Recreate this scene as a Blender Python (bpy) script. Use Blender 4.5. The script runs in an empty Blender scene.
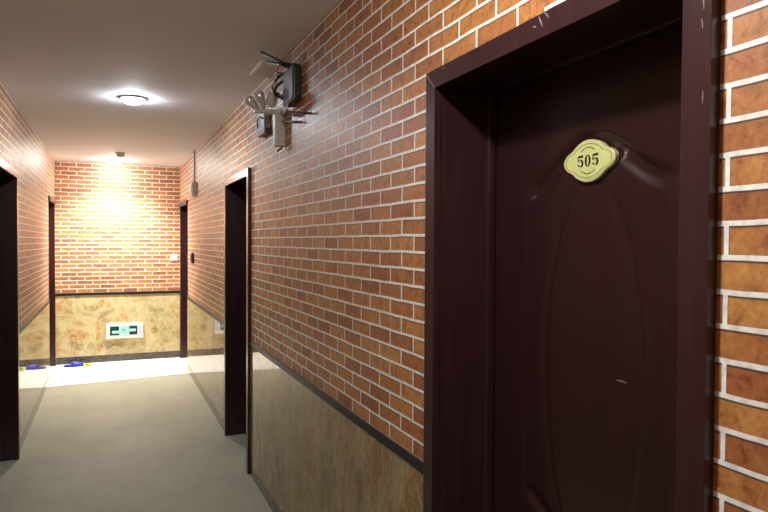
import bpy, bmesh, math, random
import numpy as np
from mathutils import Vector, Matrix
SC = bpy.context.scene
COL = SC.collection
random.seed(5)

# ------------------------------------------------------------------ camera, world, exposure
F_PX, YAW, PITCH, ROLL = 636.947, math.radians(23.375), math.radians(-1.2424), math.radians(0.3279)
cam_data = bpy.data.cameras.new('camera'); cam = bpy.data.objects.new('camera', cam_data); COL.objects.link(cam)
cam_data.sensor_width = 36.0; cam_data.lens = F_PX / 768 * 36.0; cam_data.clip_start = 0.02
fwd = Vector((math.sin(YAW)*math.cos(PITCH), math.cos(YAW)*math.cos(PITCH), math.sin(PITCH)))
rgt = Vector((math.cos(YAW), -math.sin(YAW), 0)); upv = rgt.cross(fwd)
r2 = rgt*math.cos(ROLL) + upv*math.sin(ROLL); u2 = upv*math.cos(ROLL) - rgt*math.sin(ROLL)
cam.matrix_world = Matrix(((r2.x, u2.x, -fwd.x, 0), (r2.y, u2.y, -fwd.y, 0), (r2.z, u2.z, -fwd.z, 1.5), (0, 0, 0, 1)))
SC.camera = cam
world = bpy.data.worlds.new('world'); SC.world = world; world.use_nodes = True
world.node_tree.nodes['Background'].inputs[0].default_value = (0.02, 0.02, 0.02, 1)
world.node_tree.nodes['Background'].inputs[1].default_value = 0.3
SC.view_settings.view_transform = 'Standard'; SC.view_settings.look = 'None'
SC.view_settings.gamma = 1.0; SC.view_settings.use_curve_mapping = False
SC.view_settings.exposure = 0.0
LAMP_STRENGTH = {'front': 520.0, 'middle': 290.0, 'end': 300.0, 'rear': 280.0}
END_SPOT_WATTS = 420.0

# ------------------------------------------------------------------ room numbers (metres)
XR, XL, YE, YB, H = 0.837, -0.588, 8.556, -3.6, 2.449
WT = 0.22
RAIL_Z0, RAIL_Z1 = 0.832, 0.864
BRICK_W, BRICK_H, BRICK_Z0, BRICK_Y0 = 0.1722, 0.0508, 1.4756, 0.678

# ------------------------------------------------------------------ mesh helpers
def link(name, bm, mats, parent=None, smooth=False, loc=None):
    bmesh.ops.recalc_face_normals(bm, faces=bm.faces[:])
    me = bpy.data.meshes.new(name); bm.to_mesh(me); bm.free()
    for m in (mats if isinstance(mats, (list, tuple)) else [mats]): me.materials.append(m)
    if smooth:
        for p in me.polygons: p.use_smooth = True
    o = bpy.data.objects.new(name, me); COL.objects.link(o)
    if parent: o.parent = parent
    if loc: o.location = loc
    return o
def new(): return bmesh.new()
def box(bm, x0, x1, y0, y1, z0, z1, bevel=0.0, mat=0, seg=2):
    r = bmesh.ops.create_cube(bm, size=1.0)
    vs = r['verts']
    for v in vs:
        v.co = Vector((x0+(v.co.x+.5)*(x1-x0), y0+(v.co.y+.5)*(y1-y0), z0+(v.co.z+.5)*(z1-z0)))
    fs = set(f for v in vs for f in v.link_faces)
    for f in fs: f.material_index = mat
    if bevel > 0:
        es = list(set(e for v in vs for e in v.link_edges))
        bmesh.ops.bevel(bm, geom=es, offset=bevel, segments=seg, affect='EDGES', profile=.5, material=-1)
def lathe(bm, prof, n=32, M=Matrix()):
    rings = []
    for r, z in prof:
        if r < 1e-6: rings.append([bm.verts.new(M @ Vector((0, 0, z)))])
        else: rings.append([bm.verts.new(M @ Vector((r*math.cos(2*math.pi*i/n), r*math.sin(2*math.pi*i/n), z))) for i in range(n)])
    for a, b in zip(rings, rings[1:]):
        for i in range(n):
            j = (i+1) % n
            if len(a) == 1 and len(b) == 1: continue
            if len(a) == 1: bm.faces.new((a[0], b[i], b[j]))
            elif len(b) == 1: bm.faces.new((a[i], a[j], b[0]))
            else: bm.faces.new((a[i], a[j], b[j], b[i]))
def tube(bm, pts, r, n=10, radii=None):
    pts = [Vector(p) for p in pts]; rings = []; ref = None
    for i, p in enumerate(pts):
        d = (pts[min(i+1, len(pts)-1)] - pts[max(i-1, 0)]).normalized()
        if ref is None:
            ref = Vector((0, 0, 1)) if abs(d.z) < .9 else Vector((1, 0, 0))
        a = d.cross(ref).normalized(); b = a.cross(d).normalized(); ref = b
        rr = radii[i] if radii else r
        rings.append([bm.verts.new(p + a*rr*math.cos(2*math.pi*k/n) + b*rr*math.sin(2*math.pi*k/n)) for k in range(n)])
    for A, B in zip(rings, rings[1:]):
        for k in range(n):
            bm.faces.new((A[k], A[(k+1) % n], B[(k+1) % n], B[k]))
    bm.faces.new(rings[0]); bm.faces.new(rings[-1])
def smooth_path(pts, n=8):
    P = [Vector(p) for p in pts]; P = [2*P[0]-P[1]] + P + [2*P[-1]-P[-2]]; out = []
    for i in range(1, len(P)-2):
        for k in range(n):
            t = k/n
            out.append(.5*((2*P[i]) + (-P[i-1]+P[i+1])*t + (2*P[i-1]-5*P[i]+4*P[i+1]-P[i+2])*t*t + (-P[i-1]+3*P[i]-3*P[i+1]+P[i+2])*t**3))
    out.append(P[-2]); return out
def prism(bm, outline, axis_fn, d0, d1, bevel=0):
    """outline: list of (u, v); axis_fn(u, v, d) -> 3-D point"""
    a = [bm.verts.new(axis_fn(u, v, d0)) for u, v in outline]
    b = [bm.verts.new(axis_fn(u, v, d1)) for u, v in outline]
    n = len(outline)
    fa = bm.faces.new(a); fb = bm.faces.new(b[::-1])
    for i in range(n): bm.faces.new((a[i], a[(i+1) % n], b[(i+1) % n], b[i]))
    if bevel:
        bmesh.ops.bevel(bm, geom=list(fb.edges), offset=bevel, segments=2, affect='EDGES', profile=.5)
def ribbon(bm, pts, widths, axis_fn, d0, d1):
    L, Rr = [], []
    for i, (u, v) in enumerate(pts):
        p0 = pts[max(i-1, 0)]; p1 = pts[min(i+1, len(pts)-1)]
        dx, dy = p1[0]-p0[0], p1[1]-p0[1]; l = math.hypot(dx, dy) or 1
        w = widths[i]/2
        L.append((u-dy/l*w, v+dx/l*w)); Rr.append((u+dy/l*w, v-dx/l*w))
    for i in range(len(pts)-1):
        prism(bm, [L[i], L[i+1], Rr[i+1], Rr[i]], axis_fn, d0, d1)
def tag(o, label, cat, group=None):
    o['label'] = label; o['category'] = cat
    if group: o['group'] = group
    return o
def struct(o, label=None, cat=None):
    o['kind'] = 'structure'
    if label: o['label'] = label
    if cat: o['category'] = cat
    return o
def empty(name, loc):
    e = bpy.data.objects.new(name, None); COL.objects.link(e); e.location = loc; e.empty_display_size = .1
    return e

# ------------------------------------------------------------------ material helpers
class NT:
    def __init__(s, name):
        s.m = bpy.data.materials.new(name); s.m.use_nodes = True; s.t = s.m.node_tree; s.b = s.t.nodes['Principled BSDF']
    def n(s, typ, **kw):
        x = s.t.nodes.new(typ)
        for k, v in kw.items():
            if k.startswith('i_'): x.inputs[k[2:].replace('_', ' ')].default_value = v
            else: setattr(x, k, v)
        return x
    def l(s, a, b): s.t.links.new(a, b)
    def coord(s, scale=(1, 1, 1), loc=(0, 0, 0)):
        tc = s.n('ShaderNodeTexCoord'); mp = s.n('ShaderNodeMapping')
        mp.inputs['Scale'].default_value = scale; mp.inputs['Location'].default_value = loc
        s.l(tc.outputs['Object'], mp.inputs['Vector']); return mp.outputs[0]
    def noise(s, vec, scale, detail=4, rough=.55, dist=0):
        x = s.n('ShaderNodeTexNoise'); x.inputs['Scale'].default_value = scale; x.inputs['Detail'].default_value = detail
        x.inputs['Roughness'].default_value = rough; x.inputs['Distortion'].default_value = dist
        s.l(vec, x.inputs['Vector']); return x.outputs['Fac']
    def ramp(s, fac, stops):
        x = s.n('ShaderNodeValToRGB'); e = x.color_ramp.elements
        while len(e) < len(stops): e.new(.5)
        for i, (p, c) in enumerate(stops):
            e[i].position = p; e[i].color = (c[0], c[1], c[2], 1) if isinstance(c, (list, tuple)) else (c, c, c, 1)
        s.l(fac, x.inputs[0]); return x.outputs[0]
    def mix(s, fac, a, b, mode='MIX'):
        x = s.n('ShaderNodeMix', data_type='RGBA', blend_type=mode)
        for i, v in ((0, fac), (6, a), (7, b)):
            if hasattr(v, 'links'): s.l(v, x.inputs[i])
            else: x.inputs[i].default_value = v if i == 0 else (v[0], v[1], v[2], 1)
        return x.outputs[2]
    def math(s, op, a, b=None):
        x = s.n('ShaderNodeMath', operation=op)
        for i, v in ((0, a), (1, b)):
            if v is None: continue
            if hasattr(v, 'links'): s.l(v, x.inputs[i])
            else: x.inputs[i].default_value = v
        return x.outputs[0]
    def bump(s, h, strength, dist):
        x = s.n('ShaderNodeBump'); x.inputs['Strength'].default_value = strength; x.inputs['Distance'].default_value = dist
        s.l(h, x.inputs['Height']); s.l(x.outputs[0], s.b.inputs['Normal'])
def plain(name, col, rough=.5, metal=0, spec=.5, emit=None, es=0, noise=.0, coat=0):
    k = NT(name); b = k.b
    b.inputs['Roughness'].default_value = rough; b.inputs['Metallic'].default_value = metal
    b.inputs['Specular IOR Level'].default_value = spec
    b.inputs['Coat Weight'].default_value = coat
    f = k.noise(k.coord(), 60, 3)
    c = k.ramp(f, [(.3, [v*(1-noise) for v in col]), (.7, [min(1, v*(1+noise)) for v in col])])
    k.l(c, b.inputs['Base Color'])
    if emit:
        b.inputs['Emission Color'].default_value = (*emit, 1); b.inputs['Emission Strength'].default_value = es
    return k.m
def brick_paper(name, along):
    k = NT(name); b = k.b
    tc = k.n('ShaderNodeTexCoord'); sp = k.n('ShaderNodeSeparateXYZ'); k.l(tc.outputs['Object'], sp.inputs[0])
    # slight hand-hung waviness of the paper
    wob = k.noise(tc.outputs['Object'], 7.0, 2)
    wv = k.math('MULTIPLY', k.math('SUBTRACT', wob, .5), .006)
    def vec(du, dv):
        cb = k.n('ShaderNodeCombineXYZ')
        near = k.math('LESS_THAN', sp.outputs['Y'], 1.1)          # another drop of paper beyond the near door
        u = k.math('ADD', k.math('ADD', sp.outputs[along], -BRICK_Y0 - BRICK_W/2 + du), k.math('MULTIPLY', near, .015))
        v = k.math('ADD', k.math('ADD', sp.outputs['Z'], -BRICK_Z0 + dv + .005), wv)
        v = k.math('ADD', v, k.math('MULTIPLY', near, -.009))
        k.l(u, cb.inputs[0]); k.l(v, cb.inputs[1]); return cb.outputs[0]
    def brick(v, ms):
        x = k.n('ShaderNodeTexBrick'); x.offset = .5; x.offset_frequency = 2; x.squash = 1; x.squash_frequency = 2
        for n_, val in (('Scale', 1), ('Mortar Size', ms), ('Mortar Smooth', .12), ('Bias', 0), ('Brick Width', BRICK_W), ('Row Height', BRICK_H)):
            x.inputs[n_].default_value = val
        x.inputs['Color1'].default_value = (0, 0, 0, 1); x.inputs['Color2'].default_value = (1, 1, 1, 1); x.inputs['Mortar'].default_value = (0, 0, 0, 1)
        k.l(v, x.inputs['Vector']); return x
    b1 = brick(vec(0, 0), .0042); b2 = brick(vec(.0012, .0034), .0040)
    per = k.ramp(b1.outputs['Color'], [(0, (.31, .105, .040)), (.35, (.42, .165, .054)), (.7, (.52, .235, .070)), (1, (.36, .115, .046))])
    sc = (1, 1, 1)
    n1 = k.noise(tc.outputs['Object'], 38, 5, .65, .6)
    mott = k.ramp(n1, [(.32, (.50, .36, .30)), (.46, (.95, .92, .9)), (.56, (1.08, 1.08, 1.0)), (.70, (1.22, 1.42, 1.5))])
    colr = k.mix(.9, per, mott, 'MULTIPLY')
    n2 = k.noise(tc.outputs['Object'], 120, 3, .6)
    colr = k.mix(.5, colr, k.ramp(n2, [(.35, (.62, .58, .55)), (.62, (1, 1, 1))]), 'MULTIPLY')
    colr = k.mix(k.math('MULTIPLY', b2.outputs['Fac'], .85), colr, (.045, .03, .025))
    mort = k.ramp(k.noise(tc.outputs['Object'], 55, 4), [(.3, (.64, .64, .59)), (.6, (.88, .89, .85))])
    colr = k.mix(b1.outputs['Fac'], colr, mort)
    k.l(colr, b.inputs['Base Color'])
    b.inputs['Roughness'].default_value = .46; b.inputs['Specular IOR Level'].default_value = .65
    hgt = k.math('ADD', k.math('MULTIPLY', b1.outputs['Fac'], .4), k.math('MULTIPLY', n2, .5))
    k.bump(hgt, .12, .0015)
    return k.m
def marble(name, along, lift=1.0, size=2.6, stretch=1.0, pale=0.0):
    k = NT(name); b = k.b
    v0 = k.coord(); v = k.coord((1, 1, stretch))
    big = k.noise(v, size, 6, .58, 1.6)
    base = k.ramp(big, [(.30, (.20, .10, .035)), (.42, (.27, .20, .095)), (.50, (.40, .33, .19)), (.60, (.36, .20, .065)), (.74, (.19, .145, .07))])
    fine = k.noise(v, 9, 6, .7, 3.0)
    vein = k.ramp(fine, [(.46, (0, 0, 0)), (.5, (1, 1, 1)), (.54, (0, 0, 0))])
    c = k.mix(k.math('MULTIPLY', vein, .38), base, (.78, .70, .52))
    mid = k.noise(v, 5, 5, .6, 1.0)
    c = k.mix(.55, c, k.ramp(mid, [(.3, (.55, .50, .44)), (.65, (1, 1, 1))]), 'MULTIPLY')
    # thin joints between the slabs
    sp = k.n('ShaderNodeSeparateXYZ'); k.l(v0, sp.inputs[0])
    u = k.math('FRACT', k.math('MULTIPLY', k.math('ADD', sp.outputs[along], 10.02), 1/.8))
    joint = k.math('LESS_THAN', u, .0035)
    c = k.mix(k.math('MULTIPLY', joint, .6), c, (.12, .10, .07))
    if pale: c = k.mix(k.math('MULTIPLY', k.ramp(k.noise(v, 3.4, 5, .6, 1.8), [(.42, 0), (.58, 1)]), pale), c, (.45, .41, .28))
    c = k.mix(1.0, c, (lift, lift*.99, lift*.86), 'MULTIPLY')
    k.l(c, b.inputs['Base Color'])
    b.inputs['Roughness'].default_value = .035; b.inputs['Specular IOR Level'].default_value = .5
    return k.m
def wood(name, dark, light, rough=.3, axis=(14, 14, .8), bmp=.05):
    k = NT(name); b = k.b
    v = k.coord(axis)
    g = k.noise(v, 3.2, 6, .65, .8)
    f2 = k.noise(k.coord((60, 60, 1.6)), 3, 4, .6)
    c = k.ramp(g, [(.3, dark), (.72, light)])
    c = k.mix(.45, c, k.ramp(f2, [(.35, (.55, .5, .5)), (.65, (1, 1, 1))]), 'MULTIPLY')
    k.l(c, b.inputs['Base Color'])
    b.inputs['Roughness'].default_value = rough
    k.bump(f2, bmp, .0006)
    return k.m
def granite(name):
    k = NT(name); b = k.b; v = k.coord()
    f = k.noise(v, 70, 4, .7); f2 = k.noise(v, 14, 5, .6, 1.5)
    c = k.ramp(f, [(.36, (.018, .016, .016)), (.5, (.07, .06, .055)), (.62, (.20, .17, .15))])
    c = k.mix(.6, c, k.ramp(f2, [(.35, (.35, .3, .28)), (.65, (1, 1, 1))]), 'MULTIPLY')
    k.l(c, b.inputs['Base Color']); b.inputs['Roughness'].default_value = .12
    return k.m
def floor_mat():
    k = NT('worn_floor_vinyl'); b = k.b; v = k.coord()
    a = k.noise(v, 1.6, 5, .6, .6); c2 = k.noise(v, 160, 3, .6); c3 = k.noise(k.coord((1, .25, 1)), 9, 4, .6)
    c = k.ramp(a, [(.3, (.30, .30, .225)), (.7, (.375, .375, .29))])
    c = k.mix(.35, c, k.ramp(c3, [(.3, (.78, .78, .76)), (.65, (1, 1, 1))]), 'MULTIPLY')
    c = k.mix(.4, c, k.ramp(c2, [(.35, (.8, .8, .8)), (.65, (1, 1, 1))]), 'MULTIPLY')
    k.l(c, b.inputs['Base Color']); b.inputs['Roughness'].default_value = .62; b.inputs['Specular IOR Level'].default_value = .3
    k.bump(c2, .15, .001)
    return k.m
def paint(name, col):
    k = NT(name); b = k.b; v = k.coord()
    a = k.noise(v, 1.2, 4, .5); f = k.noise(v, 220, 2, .5)
    c = k.ramp(a, [(.3, [x*.94 for x in col]), (.7, col)])
    k.l(c, b.inputs['Base Color']); b.inputs['Roughness'].default_value = .75
    k.bump(f, .05, .0008)
    return k.m

M_BR = brick_paper('brick_wallpaper_side', 'Y'); M_BE = brick_paper('brick_wallpaper_end', 'X')
M_MS = marble('polished_stone_side', 'Y', .86, 2.6, .42); M_ME = marble('polished_stone_end_lit', 'X', 1.45, 2.6, 1.0, .65)  # end copy of the same stone, lightened to paint in lamp light
M_GR = granite('speckled_granite'); M_FL = floor_mat(); M_CE = paint('ceiling_paint', (.84, .835, .85))
M_LITSTRIP = plain('painted_floor_light', (.93, .93, .91), .25, noise=.03)  # white stands in for light pooled on the floor
M_WOOD = wood('mahogany_frame', (.027, .0100, .0118), (.050, .0172, .0195), .28)
M_LEAF = wood('mahogany_leaf', (.021, .0068, .0080), (.032, .0105, .0118), .26, bmp=.012)
M_RAIL = plain('black_stone_trim', (.012, .013, .016), .38, spec=.3, noise=.3)
M_FILL = plain('pale_filler', (.26, .21, .21), .5)
M_WHITE = plain('white_plastic', (.80, .80, .78), .4)
M_RING = plain('white_lamp_ring', (.75, .74, .72), .4)
M_PAINTED = plain('painted_plastic', (.80, .78, .76), .85, spec=.15)
M_GREY = plain('grey_plastic', (.62, .59, .53), .45, noise=.06)
M_DGREY = plain('dark_grey_plastic', (.07, .065, .06), .45, noise=.1)
M_PALEBLUE = plain('pale_blue_grey_plastic', (.44, .47, .55), .35)
M_BLACK = plain('black_gloss_plastic', (.010, .012, .016), .3)
M_SHEEN = plain('painted_lamp_sheen', (.30, .37, .48), .27, metal=.5)
M_BLACKM = plain('black_matt_plastic', (.010, .010, .012), .4)
M_CHROME = plain('worn_chrome', (.80, .78, .75), .2, metal=.55)
M_CREAM = plain('cream_plastic', (.62, .58, .42), .4)
M_BRONZE = plain('brown_metal', (.10, .07, .05), .4, metal=.4)
M_BRASS = plain('pale_brass', (.60, .63, .25), .34, metal=.0, noise=.05)
M_BRASSD = plain('dull_brass_line', (.26, .23, .085), .4, metal=.2)
M_BRASSR = plain('bright_brass_rim', (.72, .66, .36), .28, metal=.3)
M_INK = plain('black_enamel', (.012, .014, .012), .35)
M_BLUE = plain('blue_rubber', (.015, .035, .36), .5)
M_LIME = plain('lime_rubber', (.50, .62, .10), .5)
M_SDARK = plain('dark_green_sign', (.0, .035, .028), .25, emit=(.0, .10, .075), es=.25)
M_SGLOW = plain('glowing_mint_sign', (.32, .58, .50), .3, emit=(.42, .95, .78), es=.42)
M_SGREEN = plain('green_sign_figure', (.05, .32, .24), .3, emit=(.05, .4, .28), es=.35)
M_SPALE = plain('pale_lilac_plastic', (.60, .62, .74), .4)

# ------------------------------------------------------------------ room shell
DOOR_R = (1.1395, 4.545, 8.06)         # door centres along the right wall
DOOR_L = (1.118, 4.545, 8.06)                # along the left wall
HALF_OPEN, OPEN_Z = 0.440, 1.950      # rough opening
def segs(centres, y0, y1):
    s, a = [], y0
    for c in centres: s.append((a, c-HALF_OPEN)); a = c+HALF_OPEN
    s.append((a, y1)); return s
def side_wall(name, x0, x1, centres, mat):
    bm = new()
    for a, b in segs(centres, YB, YE): box(bm, x0, x1, a, b, 0, H)
    for c in centres: box(bm, x0, x1, c-HALF_OPEN, c+HALF_OPEN, OPEN_Z, H)
    return link(name, bm, mat)
struct(side_wall('wall_right', XR, XR+WT, DOOR_R, M_BR), 'right corridor wall papered with orange brick pattern', 'wall')
struct(side_wall('wall_left', XL-WT, XL, DOOR_L, M_BR), 'left corridor wall papered with orange brick pattern', 'wall')
bm = new(); box(bm, XL-WT, XR+WT, YE, YE+.2, 0, H)
struct(link('wall_end', bm, M_BE), 'brick-papered wall closing the far end of corridor', 'wall')
bm = new(); box(bm, XL-WT, XR+WT, YB-.2, YB, 0, H)
struct(link('wall_back', bm, M_BE), 'brick-papered wall behind the viewpoint', 'wall')
bm = new(); box(bm, XL-WT, XR+WT, YB-.2, YE+.2, -.12, 0)
struct(link('floor', bm, M_FL), 'grey-beige corridor floor', 'floor')
bm = new(); box(bm, XL-WT, XR+WT, YB-.2, YE+.2, H, H+.12)
struct(link('ceiling', bm, M_CE), 'plain painted corridor ceiling', 'ceiling')
# white floor strip at the far end: pool of light painted in
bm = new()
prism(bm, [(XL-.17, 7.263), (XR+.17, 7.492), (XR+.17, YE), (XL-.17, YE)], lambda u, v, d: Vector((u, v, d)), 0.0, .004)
struct(link('trim_1', bm, M_LITSTRIP), 'white floor strip painted as pooled light below the end wall', 'floor strip')
# stone wainscot, rail and skirting
def along_wall(name, side, centres, x_out, z0, z1, mat, half, label, cat, bev=0.0):
    bm = new()
    xw = XR if side > 0 else XL
    a0 = YB
    pieces = []
    for c in centres:
        hf = .412 if c > 7 else half
        pieces.append((a0, c-hf)); a0 = c+hf
    pieces.append((a0, YE))
    for a, b in pieces:
        if b-a < .02: continue
        xs = sorted((xw - side*x_out, xw + side*.001))
        box(bm, xs[0], xs[1], a, b, z0, z1, bev)
    return struct(link(name, bm, mat), label, cat)
HW = .462
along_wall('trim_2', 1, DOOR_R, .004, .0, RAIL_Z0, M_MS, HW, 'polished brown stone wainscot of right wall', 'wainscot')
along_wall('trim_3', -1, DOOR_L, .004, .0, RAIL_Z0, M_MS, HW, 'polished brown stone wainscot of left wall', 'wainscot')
along_wall('trim_4', 1, DOOR_R, .008, RAIL_Z0, RAIL_Z1, M_RAIL, HW, 'black dado rail along right wall', 'rail', .002)
along_wall('trim_5', -1, DOOR_L, .008, RAIL_Z0, RAIL_Z1, M_RAIL, HW, 'black dado rail along left wall', 'rail', .002)
along_wall('baseboard_right', 1, DOOR_R, .006, 0, .075, M_GR, HW, 'dark granite skirting of right wall', 'baseboard')
along_wall('baseboard_left', -1, DOOR_L, .006, 0, .075, M_GR, HW, 'dark granite skirting of left wall', 'baseboard')
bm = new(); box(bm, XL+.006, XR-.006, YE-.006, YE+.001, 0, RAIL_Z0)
struct(link('trim_6', bm, M_ME), 'yellow-brown stone wainscot on end wall, lightened as if lamplit', 'wainscot')
bm = new(); box(bm, XL+.006, XR-.006, YE-.016, YE+.001, RAIL_Z0, RAIL_Z1, .004)
struct(link('trim_7', bm, M_RAIL), 'black dado rail across end wall', 'rail')
bm = new(); box(bm, XL+.010, XR-.010, YE-.012, YE+.001, 0, .088)
struct(link('baseboard_end', bm, M_GR), 'dark speckled granite skirting on end wall', 'baseboard')

# ------------------------------------------------------------------ doors (local x runs into the wall, y along it)
def leaf_mesh():
    ny, nz = 236, 520
    w0, w1, z0, z1 = -.411, .411, .008, 1.934
    ys = np.linspace(w0, w1, ny); zs = np.linspace(z0, z1, nz)
    Y, Z = np.meshgrid(ys, zs, indexing='ij')
    cy = .0145
    def curve(pts, closed=False):
        P = np.array(pts); 
        if closed: P = np.vstack([P, P[:1]])
        return P
    t = np.linspace(-1, 1, 160); hw = .235
    top = np.stack([cy+hw*t, 1.632+.05*(1+np.cos(np.pi*t))*1.02], 1)
    bot = np.stack([cy+hw*t[::-1], .845-.05*(1+np.cos(np.pi*t[::-1]))], 1)
    def vline(y, a, b): return np.stack([np.full(140, y), np.linspace(a, b, 140)], 1)
    a = np.linspace(0, 2*np.pi, 320)
    oval = np.stack([cy+.158*np.sin(a), 1.20+.447*np.cos(a)], 1)
    sq = []
    for k in range(80):
        s = -hw+2*hw*k/79; sq += [(cy+s, .62-.045*(1+math.cos(math.pi*s/hw))), (cy+s, .16)]
    def field(P, wd):
        d2 = np.full(Y.shape, 9.0)
        for py, pz in P: 
            np.minimum(d2, (Y-py)**2+(Z-pz)**2, out=d2)
        return np.sqrt(d2)
    h = np.zeros(Y.shape)
    dtop = field(top, 0); dbot = field(bot, 0)
    dside = np.minimum(field(vline(cy-hw, .845, 1.632), 0), field(vline(cy+hw, .845, 1.632), 0))
    dov = field(oval, 0); dsq = field(sq, 0)
    dlow = np.minimum(field(vline(cy-hw, .16, .62), 0), field(vline(cy+hw, .16, .62), 0))
    def bead(d, w, a): return a*np.exp(-(d/w)**2)
    def step(d, w, a): return a*np.clip(1-d/w, 0, 1)**2*(3-2*np.clip(1-d/w, 0, 1))
    def channel(d, w, e, a): return -a/(1+np.exp((d-w)/e))
    fade = np.clip((hw-np.abs(Y-cy))/.03, 0, 1)*.75+.25
    h += channel(np.minimum(dtop, dbot), .017, .0042, .0105)*fade
    h += channel(np.minimum(dside, dlow), .006, .002, .0014)
    h += channel(dov, .009, .003, .0026)
    h += channel(dsq, .012, .003, .003)
    me_v = []
    X = -.0 - h
    verts = [(float(X[i, j]), float(ys[i]), float(zs[j])) for i in range(ny) for j in range(nz)]
    bm = new(); V = [bm.verts.new(v) for v in verts]
    for i in range(ny-1):
        for j in range(nz-1):
            f = bm.faces.new((V[i*nz+j], V[i*nz+j+1], V[(i+1)*nz+j+1], V[(i+1)*nz+j])); f.smooth = True
    # sides and back
    B = {}
    def bv(i, j):
        if (i, j) not in B: B[(i, j)] = bm.verts.new((.04, float(ys[i]), float(zs[j])))
        return B[(i, j)]
    for i in range(ny-1):
        for j in (0, nz-1): bm.faces.new((V[i*nz+j], V[(i+1)*nz+j], bv(i+1, j), bv(i, j)))
    for j in range(nz-1):
        for i in (0, ny-1): bm.faces.new((V[i*nz+j], V[i*nz+j+1], bv(i, j+1), bv(i, j)))
    ring = [bv(i, 0) for i in range(ny)] + [bv(ny-1, j) for j in range(1, nz)] + [bv(i, nz-1) for i in range(ny-2, -1, -1)] + [bv(0, j) for j in range(nz-2, 0, -1)]
    bm.faces.new(ring)
    return bm
CO, CI, CTOP, CIN = .4615, .409, 1.972, 1.922     # casing outer / inner half widths and heights
JW, JT = .412, 1.934                             # jamb clear half width and soffit height
def make_door():
    root = empty('door_1', (XR, DOOR_R[0], 0))
    bm = new()                                   # architrave: mitred, as three solid lengths with a rounded front
    def mitred(poly): prism(bm, poly, lambda u, v, d: Vector((d, u, v)), .0, -.020, .0008)
    mitred([(CO, 0), (CO, CTOP), (CI, CIN), (CI, 0)])
    mitred([(-CO, 0), (-CI, 0), (-CI, CIN), (-CO, CTOP)])
    mitred([(CO, CTOP), (-CO, CTOP), (-CI, CIN), (CI, CIN)])
    link('architrave', bm, M_WOOD, root)
    bm = new()                                   # jamb lining and stop
    for s in (1, -1):
        ys = sorted((s*JW, s*(HALF_OPEN))); box(bm, -.002, .215, ys[0], ys[1], 0, JT)
        ys = sorted((s*(JW-.013), s*(JW+.002))); box(bm, .148, .172, ys[0], ys[1], 0, JT-.012, .003)
    box(bm, -.002, .215, -HALF_OPEN, HALF_OPEN, JT, OPEN_Z)
    box(bm, .148, .172, -JW, JW, JT-.013, JT+.002, .003)
    link('door_jamb', bm, M_WOOD, root)
    leaf = link('door_leaf', leaf_mesh(), M_LEAF, root, loc=(.175, 0, 0))
    return root
door = make_door()
struct(door, 'dark mahogany door 505 with moulded ogee panel in the foreground', 'door')
bm = new(); prism(bm, [(CO, CTOP), (-CO, CTOP), (-CI, CIN), (CI, CIN)], lambda u, v, d: Vector((d, u, v)), .0, -.020, .0008)
head_mesh = bpy.data.meshes.new('head_casing'); bmesh.ops.recalc_face_normals(bm, faces=bm.faces[:]); bm.to_mesh(head_mesh); bm.free(); head_mesh.materials.append(M_WOOD)
def copy_door(name, x, y, rz, label, lined=False):
    r = door.copy(); COL.objects.link(r); r.name = name; r.location = (x, y, 0); r.rotation_euler = (0, 0, rz)
    for ch in [c for c in bpy.data.objects if c.parent == door]:
        c = ch.copy(); COL.objects.link(c); c.parent = r
        if lined and ch.name.startswith('architrave'): c.data = head_mesh; c.name = 'head_casing'
    r['label'] = label
    return r
copy_door('door_2', XR, DOOR_R[1], 0, 'dark recessed doorway midway along the right wall')
copy_door('door_3', XR, DOOR_R[2], 0, 'dark red door frame on right wall beside the end wall', True)
copy_door('door_6', XL, DOOR_L[0], math.pi, 'dark mahogany door opposite door 505, added out of view to darken reflections')  # unseen door, added to cut bounced light and darken reflections
copy_door('door_4', XL, DOOR_L[1], math.pi, 'dark recessed doorway cut by the left picture edge')
copy_door('door_5', XL, DOOR_L[2], math.pi, 'dark red door frame on left wall beside the end wall', True)
# pale filler line in the mitre and the paint scuffs on the near frame
bm = new()
fx = -.0205
ribbon(bm, [(CO-.004, CTOP-.005), (CI+.002, CIN+.001)], [.0022, .0022], lambda u, v, d: Vector((d, u, v)), fx, fx-.0006)
for u, v, w, l, a in ((-.055, 1.955, .004, .028, 1.1), (-.075, 1.962, .003, .022, .8), (-.035, 1.950, .003, .012, .3), (-.448, 1.86, .0025, .02, 1.5), (-.446, 1.83, .002, .015, 1.4), (-.449, 1.72, .002, .02, 1.6), (.452, 1.28, .0025, .006, 1.5), (.36, 1.963, .002, .02, .1)):
    du, dv = math.cos(a)*l/2, math.sin(a)*l/2
    ribbon(bm, [(u-du, v-dv), (u, v+.001), (u+du, v+dv)], [w*.3, w, w*.4], lambda u, v, d: Vector((d, u, v)), fx, fx-.0004)
sc = link('paint_scuff', bm, M_FILL, door); sc['label'] = 'pale scuffs and filler line on dark frame'
bm = new(); ribbon(bm, [(-.075, 1.2035), (-.09, 1.2045), (-.106, 1.203)], [.001, .0028, .001], lambda u, v, d: Vector((d, u, v)), .174, .1735)
sc = link('scratch', bm, M_FILL, door); sc['label'] = 'short pale scratch on door face'

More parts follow.
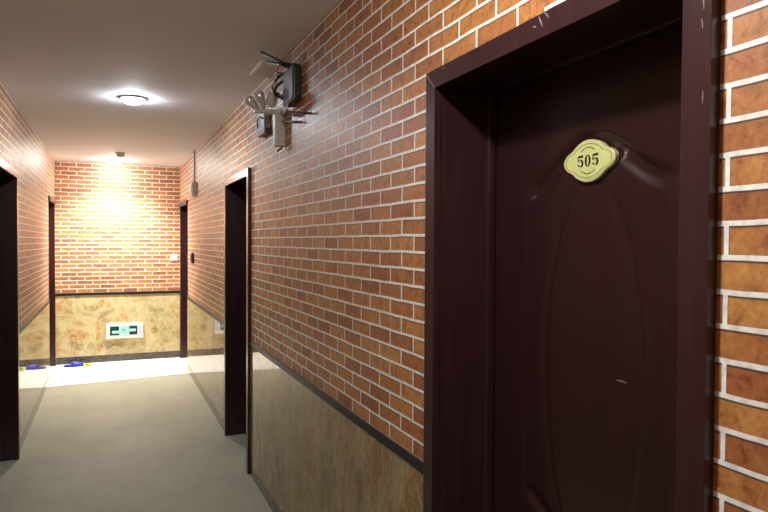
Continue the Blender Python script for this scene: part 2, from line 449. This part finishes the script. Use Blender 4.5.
# ------------------------------------------------------------------ room number plaque on the near door
PX = XR + .175 - .012
pl = empty('number_plaque', (PX, 1.150, 1.688))
tag(pl, 'scalloped pale brass plaque reading 505 on the near dark door', 'door number')
def pmap(u, v, d): return Vector((d, -u, v))          # text reads towards -y, d towards the corridor
def plaque_outline(k, n=120):
    o = []
    for i in range(n):
        a = 2*math.pi*i/n; c, s = math.cos(a), math.sin(a)
        e1 = (abs(c/.0845)**2.5 + abs(s/.029)**2.5)**(-1/2.5)
        e2 = (abs(c/.0660)**1.85 + abs(s/.0480)**1.85)**(-1/1.85)
        r = max(e1, e2) - k
        o.append((r*c, r*s))
    return o
bm = new(); prism(bm, plaque_outline(0), pmap, .012, .002, .002); link('back_plate', bm, M_BRASSR, pl)
bm = new(); prism(bm, plaque_outline(.0035), pmap, .003, .0005); link('face', bm, M_BRASS, pl)
bm = new(); o = plaque_outline(.0085); i_ = plaque_outline(.0104)
for k in range(len(o)):
    j = (k+1) % len(o); prism(bm, [o[k], o[j], i_[j], i_[k]], pmap, .001, .0001)
link('border_line', bm, M_BRASSD, pl)
def digit5(bm, cx, h, w):
    f = lambda u, v: (cx + u*w, v*h)
    prism(bm, [f(-.40, .5), f(.42, .56), f(.40, .34), f(-.40, .34)], pmap, .001, -.0004)
    prism(bm, [f(-.40, .5), f(-.31, .5), f(-.35, .0), f(-.44, .0)], pmap, .001, -.0004)
    pts, wd = [], []
    for k in range(25):
        a = math.radians(150 - k/24*290)
        pts.append((cx+(.0+.36*math.cos(a))*w, (-.16+.30*math.sin(a))*h)); wd.append(h*(.05+.17*max(0, math.cos(a))))
    ribbon(bm, pts, wd, pmap, .001, -.0004)
    prism(bm, [f(-.30+.13*math.cos(a), -.32+.085*math.sin(a)) for a in [2*math.pi*q/14 for q in range(14)]], pmap, .001, -.0004)
def digit0(bm, cx, h, w):
    n = 32
    for k in range(n):
        a, b = 2*math.pi*k/n, 2*math.pi*(k+1)/n
        O = lambda t: (cx+.46*w*math.cos(t), .52*h*math.sin(t)); I = lambda t: (cx+.17*w*math.cos(t), .45*h*math.sin(t))
        prism(bm, [O(a), O(b), I(b), I(a)], pmap, .001, -.0004)
for name, cx, fn in (('numeral', -.0245, digit5), ('numeral', .0, digit0), ('numeral', .0245, digit5)):
    bm = new(); fn(bm, cx, .026, .0205); link(name, bm, M_INK, pl)
for sgn in (1, -1):                                   # small arched lettering, too small to read
    bm = new()
    for k in range(9):
        t = (k-4)/4; u = t*.021; v = sgn*(.0300 - .0065*t*t)
        hh = .0030 + .0012*((k*7) % 3)/2
        ribbon(bm, [(u-.0017, v-hh*.35*sgn-.0006*t), (u, v+hh*.3), (u+.0017, v-hh*.2)], [.0020, .0026, .0020], pmap, .001, .0001)
    link('small_lettering', bm, M_INK, pl)

# ------------------------------------------------------------------ ceiling lamps
def lamp_mat(key):
    return plain('lamp_glass_'+key, (.9, .9, .9), .4, emit={'front': (1.0, .98, .94), 'middle': (.86, .92, 1.0), 'end': (1.0, .94, .84), 'rear': (1.0, .97, .92)}[key], es=LAMP_STRENGTH[key])
def downlight(key, x, y, label, r=.070, dr=.042):
    root = empty('ceiling_lamp', (x, y, H)); tag(root, label, 'ceiling light', 'round ceiling lamps along the corridor')
    bm = new(); lathe(bm, [(r+.001, -.002), (r+.002, -.012), (r+.012, -.012), (r+.020, -.006), (r+.021, .0), (r+.001, .0)], 40)
    link('trim_ring', bm, M_RING, root, True)
    bm = new(); lathe(bm, [(0, -dr), (r*.35, -dr*.96), (r*.65, -dr*.80), (r*.88, -dr*.52), (r, -.006), (r, -.001), (0, -.001)], 40)
    link('lamp_glass', bm, lamp_mat(key), root, True)
    return root
downlight('front', .15, .95, 'round white ceiling lamp nearest the viewpoint, out of view above the near door')
downlight('middle', .150, 4.57, 'bright round white ceiling lamp in the middle of the corridor')
end_lamp = downlight('end', .068, 8.12, 'bright round ceiling lamp closest to the end wall', .085, .048)
sl = bpy.data.lights.new('end_lamp_beam', 'SPOT'); sl.energy = END_SPOT_WATTS; sl.color = (1.0, .93, .82); sl.spot_size = math.radians(135); sl.spot_blend = 1.0; sl.shadow_soft_size = .05
so = bpy.data.objects.new('end_lamp_beam', sl); COL.objects.link(so); so.parent = end_lamp; so.location = (0, 0, -.11)
downlight('rear', .15, -2.6, 'round ceiling lamp behind the viewpoint')
sd = empty('smoke_detector', (.118, 7.45, H)); tag(sd, 'small grey smoke detector on ceiling just in front of the far lamp', 'smoke detector')
bm = new(); lathe(bm, [(0, 0), (.052, 0), (.052, -.012), (.048, -.018), (0, -.018)], 32); link('base', bm, M_GREY, sd, True)
bm = new(); lathe(bm, [(0, -.018), (.038, -.018), (.042, -.030), (.038, -.044), (.026, -.055), (0, -.057)], 32); link('sensor_dome', bm, M_GREY, sd, True)

# ------------------------------------------------------------------ things high on the right wall
rt = empty('wifi_router', (XR, 2.99, 2.17)); tag(rt, 'glossy black router with two antennas mounted upright high on right wall', 'router')
bm = new(); box(bm, -.044, -.004, -.075, .12, -.005, .165, .007, seg=3); link('casing', bm, M_BLACK, rt)
bm = new(); box(bm, -.004, .0, -.04, .07, .03, .13); link('wall_mount', bm, M_BLACKM, rt)
for p0, p1, p2 in (((-.035, -.045, .160), (-.058, .060, .196), (-.143, .16, .266)), ((-.045, -.01, .160), (-.066, .065, .190), (-.113, .16, .220))):
    bm = new(); tube(bm, [p0, p1, p2], .006, 10, [.0075, .0075, .0065]); a_ = link('antenna', bm, M_BLACKM, rt, True)
    bm = new(); lathe(bm, [(0, -.008), (.009, -.008), (.009, .010), (0, .012)], 14, Matrix.Translation(Vector(p0))); link('antenna_base', bm, M_BLACKM, a_, True)
bm = new(); box(bm, -.046, -.0435, -.062, .108, .006, .154, .001); link('sheen_panel', bm, M_SHEEN, rt)  # blue-silver colour paints in the lamp's reflection on the black front

em = empty('emergency_light', (XR, 3.25, 2.165)); tag(em, 'grey emergency light with twin chrome heads below the black router', 'emergency light')
bm = new(); box(bm, -.056, .0, -.035, .015, -.175, -.012, .006, seg=3); link('battery_box', bm, M_GREY, em)
bm = new(); box(bm, -.155, .0, -.013, .013, -.010, .012, .004); link('arm', bm, M_GREY, em)
bm = new(); lathe(bm, [(0, -.016), (.014, -.014), (.017, 0), (.012, .013), (0, .016)], 20, Matrix.Translation(Vector((-.03, -.012, .004)))); link('knob', bm, M_WHITE, em, True)
def head(loc, direction):
    z = Vector(direction).normalized(); M = Matrix.Translation(Vector(loc)) @ z.to_track_quat('Z', 'Y').to_matrix().to_4x4()
    bm = new(); lathe(bm, [(0, -.052), (.010, -.050), (.015, -.036), (.021, -.012), (.026, .010), (.027, .026), (.023, .034)], 28, M)
    h = link('lamp_head', bm, M_CHROME, em, True)
    bm = new(); lathe(bm, [(.0235, .033), (.017, .042), (.008, .047), (0, .048)], 28, M); link('lens', bm, M_WHITE, h, True)
head((-.165, .0, .034), (-.62, .0, .60))
head((-.124, .0, .062), (-.35, .0, .85))
bm = new(); lathe(bm, [(0, -.032), (.024, -.032), (.027, -.026), (.027, .026), (.024, .032), (0, .032)], 26, Matrix.Translation(Vector((-.066, .0, .062))) @ Matrix.Rotation(.25, 4, 'Y'))
link('motor_drum', bm, M_GREY, em, True)
bm = new(); tube(bm, smooth_path([(-.02, -.02, -.173), (-.02, -.022, -.188), (-.033, -.025, -.192), (-.041, -.026, -.205)], 5), .0045, 8); link('hook', bm, M_BLACKM, em, True)
for y1, z1, x1 in ((-.54, -.100, -.017), (-.37, -.108, -.017)):  # thin dark rods standing in for shadows cast along the wall
    bm = new(); tube(bm, [(-.02, -.02, -.003 + (-.045 if y1 > -.4 else 0)), (x1, y1, z1)], .0045, 8); link('shadow_rod', bm, M_BRONZE, em, True)

jb = empty('junction_box', (XR, 3.66, 2.19)); tag(jb, 'pale blue-white junction box on the brick beside the grey battery box', 'junction box')
bm = new(); box(bm, -.035, .0, -.10, .10, -.055, .055, .006); link('box_body', bm, M_PALEBLUE, jb)
bm = new(); tube(bm, smooth_path([(-.036, .06, -.03), (-.046, .03, .005), (-.046, -.01, .02), (-.046, -.05, .015), (-.040, -.09, .0)], 6), .004, 8); link('cable', bm, M_DGREY, jb, True)
bm = new(); box(bm, -.04, .0, -.13, .05, -.085, -.058, .004); link('brown_block', bm, M_BRONZE, jb)  # plain brown block below the box body
wb = empty('cable_box', (XR, 3.46, H)); tag(wb, 'pale square cable box on ceiling edge behind the antennas', 'cable box')
bm = new(); box(bm, -.105, .0, -.14, .14, -.022, .0, .003); link('box_body', bm, M_PAINTED, wb)
bm = new(); box(bm, -.097, -.008, -.13, .13, -.025, -.021, .0015); link('lid', bm, M_PAINTED, wb)
cb = link('cable_bundle', new(), M_BLACKM, rt); cb.matrix_parent_inverse = Matrix.Translation(Vector((-XR, -2.99, -2.17)))
cb_bm = new()
for pts in ([(.80, 3.13, 2.34), (.775, 3.19, 2.31), (.765, 3.20, 2.27), (.79, 3.17, 2.24), (.80, 3.12, 2.22)],
            [(.80, 3.10, 2.30), (.77, 3.16, 2.27), (.765, 3.15, 2.235), (.80, 3.10, 2.20)],
            [(.81, 3.12, 2.33), (.785, 3.21, 2.36), (.80, 3.27, 2.37), (.83, 3.36, 2.375)]):
    tube(cb_bm, smooth_path(pts, 6), .006, 8)
cb_bm.to_mesh(cb.data); cb_bm.free()
for p_ in cb.data.polygons: p_.use_smooth = True
bm = new(); tube(bm, [(.772, 3.185, 2.300), (.770, 3.17, 2.265)], .011, 12); link('connector', bm, M_CREAM, cb, True)
bm = new(); tube(bm, smooth_path([(.795, 3.02, 2.168), (.79, 3.07, 2.13), (.80, 3.15, 2.168)], 8), .005, 8)
wl = link('cable_loop', bm, M_WHITE, cb, True); wl['label'] = 'white cable loop'

pd = empty('switch_box', (XR, 6.95, 2.04)); tag(pd, 'grey box fed by a thin conduit from the ceiling near the far right door', 'switch box')
bm = new(); box(bm, -.050, .0, -.15, .08, -.075, .070, .012, seg=3); link('box_body', bm, M_GREY, pd)
bm = new(); tube(bm, [(-.014, -.05, .068), (-.014, -.05, H-2.04)], .009, 10); link('conduit', bm, M_GREY, pd, True)
bm = new(); box(bm, -.056, -.048, -.12, .05, -.05, .045, .004); link('cover', bm, M_GREY, pd)

ds = empty('wall_switch', (XR, 7.12, 1.318)); tag(ds, 'small dark brown switch on right wall near the far door', 'switch')
bm = new(); box(bm, -.026, .0, -.06, .06, -.055, .055, .004); link('plate', bm, M_BRONZE, ds)
bm = new(); box(bm, -.031, -.025, -.025, .025, -.032, .032, .003); link('rocker', bm, M_DGREY, ds)
ws = empty('wall_switch', (.767, YE, 1.285)); tag(ws, 'small white light switch on the end wall', 'switch')
bm = new(); box(bm, -.042, .042, -.010, .0, -.042, .042, .003); link('plate', bm, M_WHITE, ws)
bm = new(); box(bm, -.022, .022, -.014, -.009, -.028, .028, .002); link('rocker', bm, M_WHITE, ws)

# ------------------------------------------------------------------ exit sign, low on the end wall
ex = empty('exit_sign', (.180, YE-.006, .383)); tag(ex, 'white-framed green exit sign with double arrows low on the end wall', 'exit sign')
def emap(u, v, d): return Vector((u, -d, v))
bm = new(); box(bm, -.215, .215, -.040, .0, -.094, .094, .006); link('housing', bm, M_WHITE, ex)
bm = new(); box(bm, -.170, .145, -.042, -.038, -.052, .058); link('sign_panel', bm, M_SDARK, ex)
bm = new(); box(bm, -.066, .052, -.0435, -.040, -.050, .056); link('centre_panel', bm, M_SGLOW, ex)
for s, x0, x1, z0 in ((-1, -.068, -.150, -.012), (1, .054, .130, .006)):
    bm = new()
    prism(bm, [(x0, z0-.016), (x1-s*.016, z0-.016), (x1-s*.016, z0-.026), (x1, z0), (x1-s*.016, z0+.026), (x1-s*.016, z0+.016), (x0, z0+.016)], emap, .040, .0445)
    link('arrow', bm, M_SGLOW, ex)
bm = new()                                            # running figure
prism(bm, [(-.022+.007*math.cos(a), .036+.008*math.sin(a)) for a in [2*math.pi*q/14 for q in range(14)]], emap, .042, .0448)
for pts, w in (([(-.018, .025), (-.010, .002)], .015), ([(-.018, .022), (-.034, .010), (-.042, .016)], .006), ([(-.014, .022), (.002, .014), (.012, .020)], .006), ([(-.012, .002), (-.026, -.014), (-.044, -.016)], .008), ([(-.008, .002), (.006, -.014), (-.002, -.036)], .008)):
    ribbon(bm, pts, [w]*len(pts), emap, .042, .0446)
link('running_figure', bm, M_SGREEN, ex)
bm = new()                                            # doorway outline beside the figure
for pts in ([(.018, -.04), (.018, .046), (.044, .046), (.044, -.04)],): ribbon(bm, pts, [.004]*4, emap, .042, .0446)
link('doorway_symbol', bm, M_SGREEN, ex)
bm = new(); box(bm, .157, .200, -.0415, -.039, -.058, .058); 
link('test_panel', bm, M_SPALE, ex)

# ------------------------------------------------------------------ slippers on the white floor strip
def slipper(name, loc, rz, L, Wd, mat, label):
    root = empty(name, loc); root.rotation_euler = (0, 0, rz); tag(root, label, 'slipper', 'slippers left by the end wall')
    out = []
    for i in range(28):
        a = 2*math.pi*i/28; x = math.cos(a); y = math.sin(a)
        out.append((x*L/2, y*Wd/2*(1+.18*x)))
    bm = new(); prism(bm, out, lambda u, v, d: Vector((u, v, d)), 0, .022, .004); link('sole', bm, mat, root)
    bm = new(); n, m = 9, 13; g = []
    for i in range(n):
        u = -.02 + (.96*L/2+.02)*i/(n-1); half = Wd/2*math.sqrt(max(.03, 1-(u/(L/2))**2))*(1+.18*u/(L/2))*1.02
        hh = Wd*.46*math.sqrt(max(0.08, 1-(i/(n-1))**2))
        g.append([bm.verts.new((u, half*math.cos(math.pi*j/(m-1)), .018+hh*math.sin(math.pi*j/(m-1)))) for j in range(m)])
    for i in range(n-1):
        for j in range(m-1): bm.faces.new((g[i][j], g[i][j+1], g[i+1][j+1], g[i+1][j]))
    o = link('upper', bm, mat, root, True)
    md = o.modifiers.new('thickness', 'SOLIDIFY'); md.thickness = .004
slipper('blue_slipper', (-.385, 8.37, .004), math.radians(4), .215, .095, M_BLUE, 'blue slipper on the white floor near the left end door')
slipper('green_slipper', (-.235, 8.31, .004), math.radians(50), .125, .05, M_LIME, 'small lime-green slipper right of the blue one on white floor')
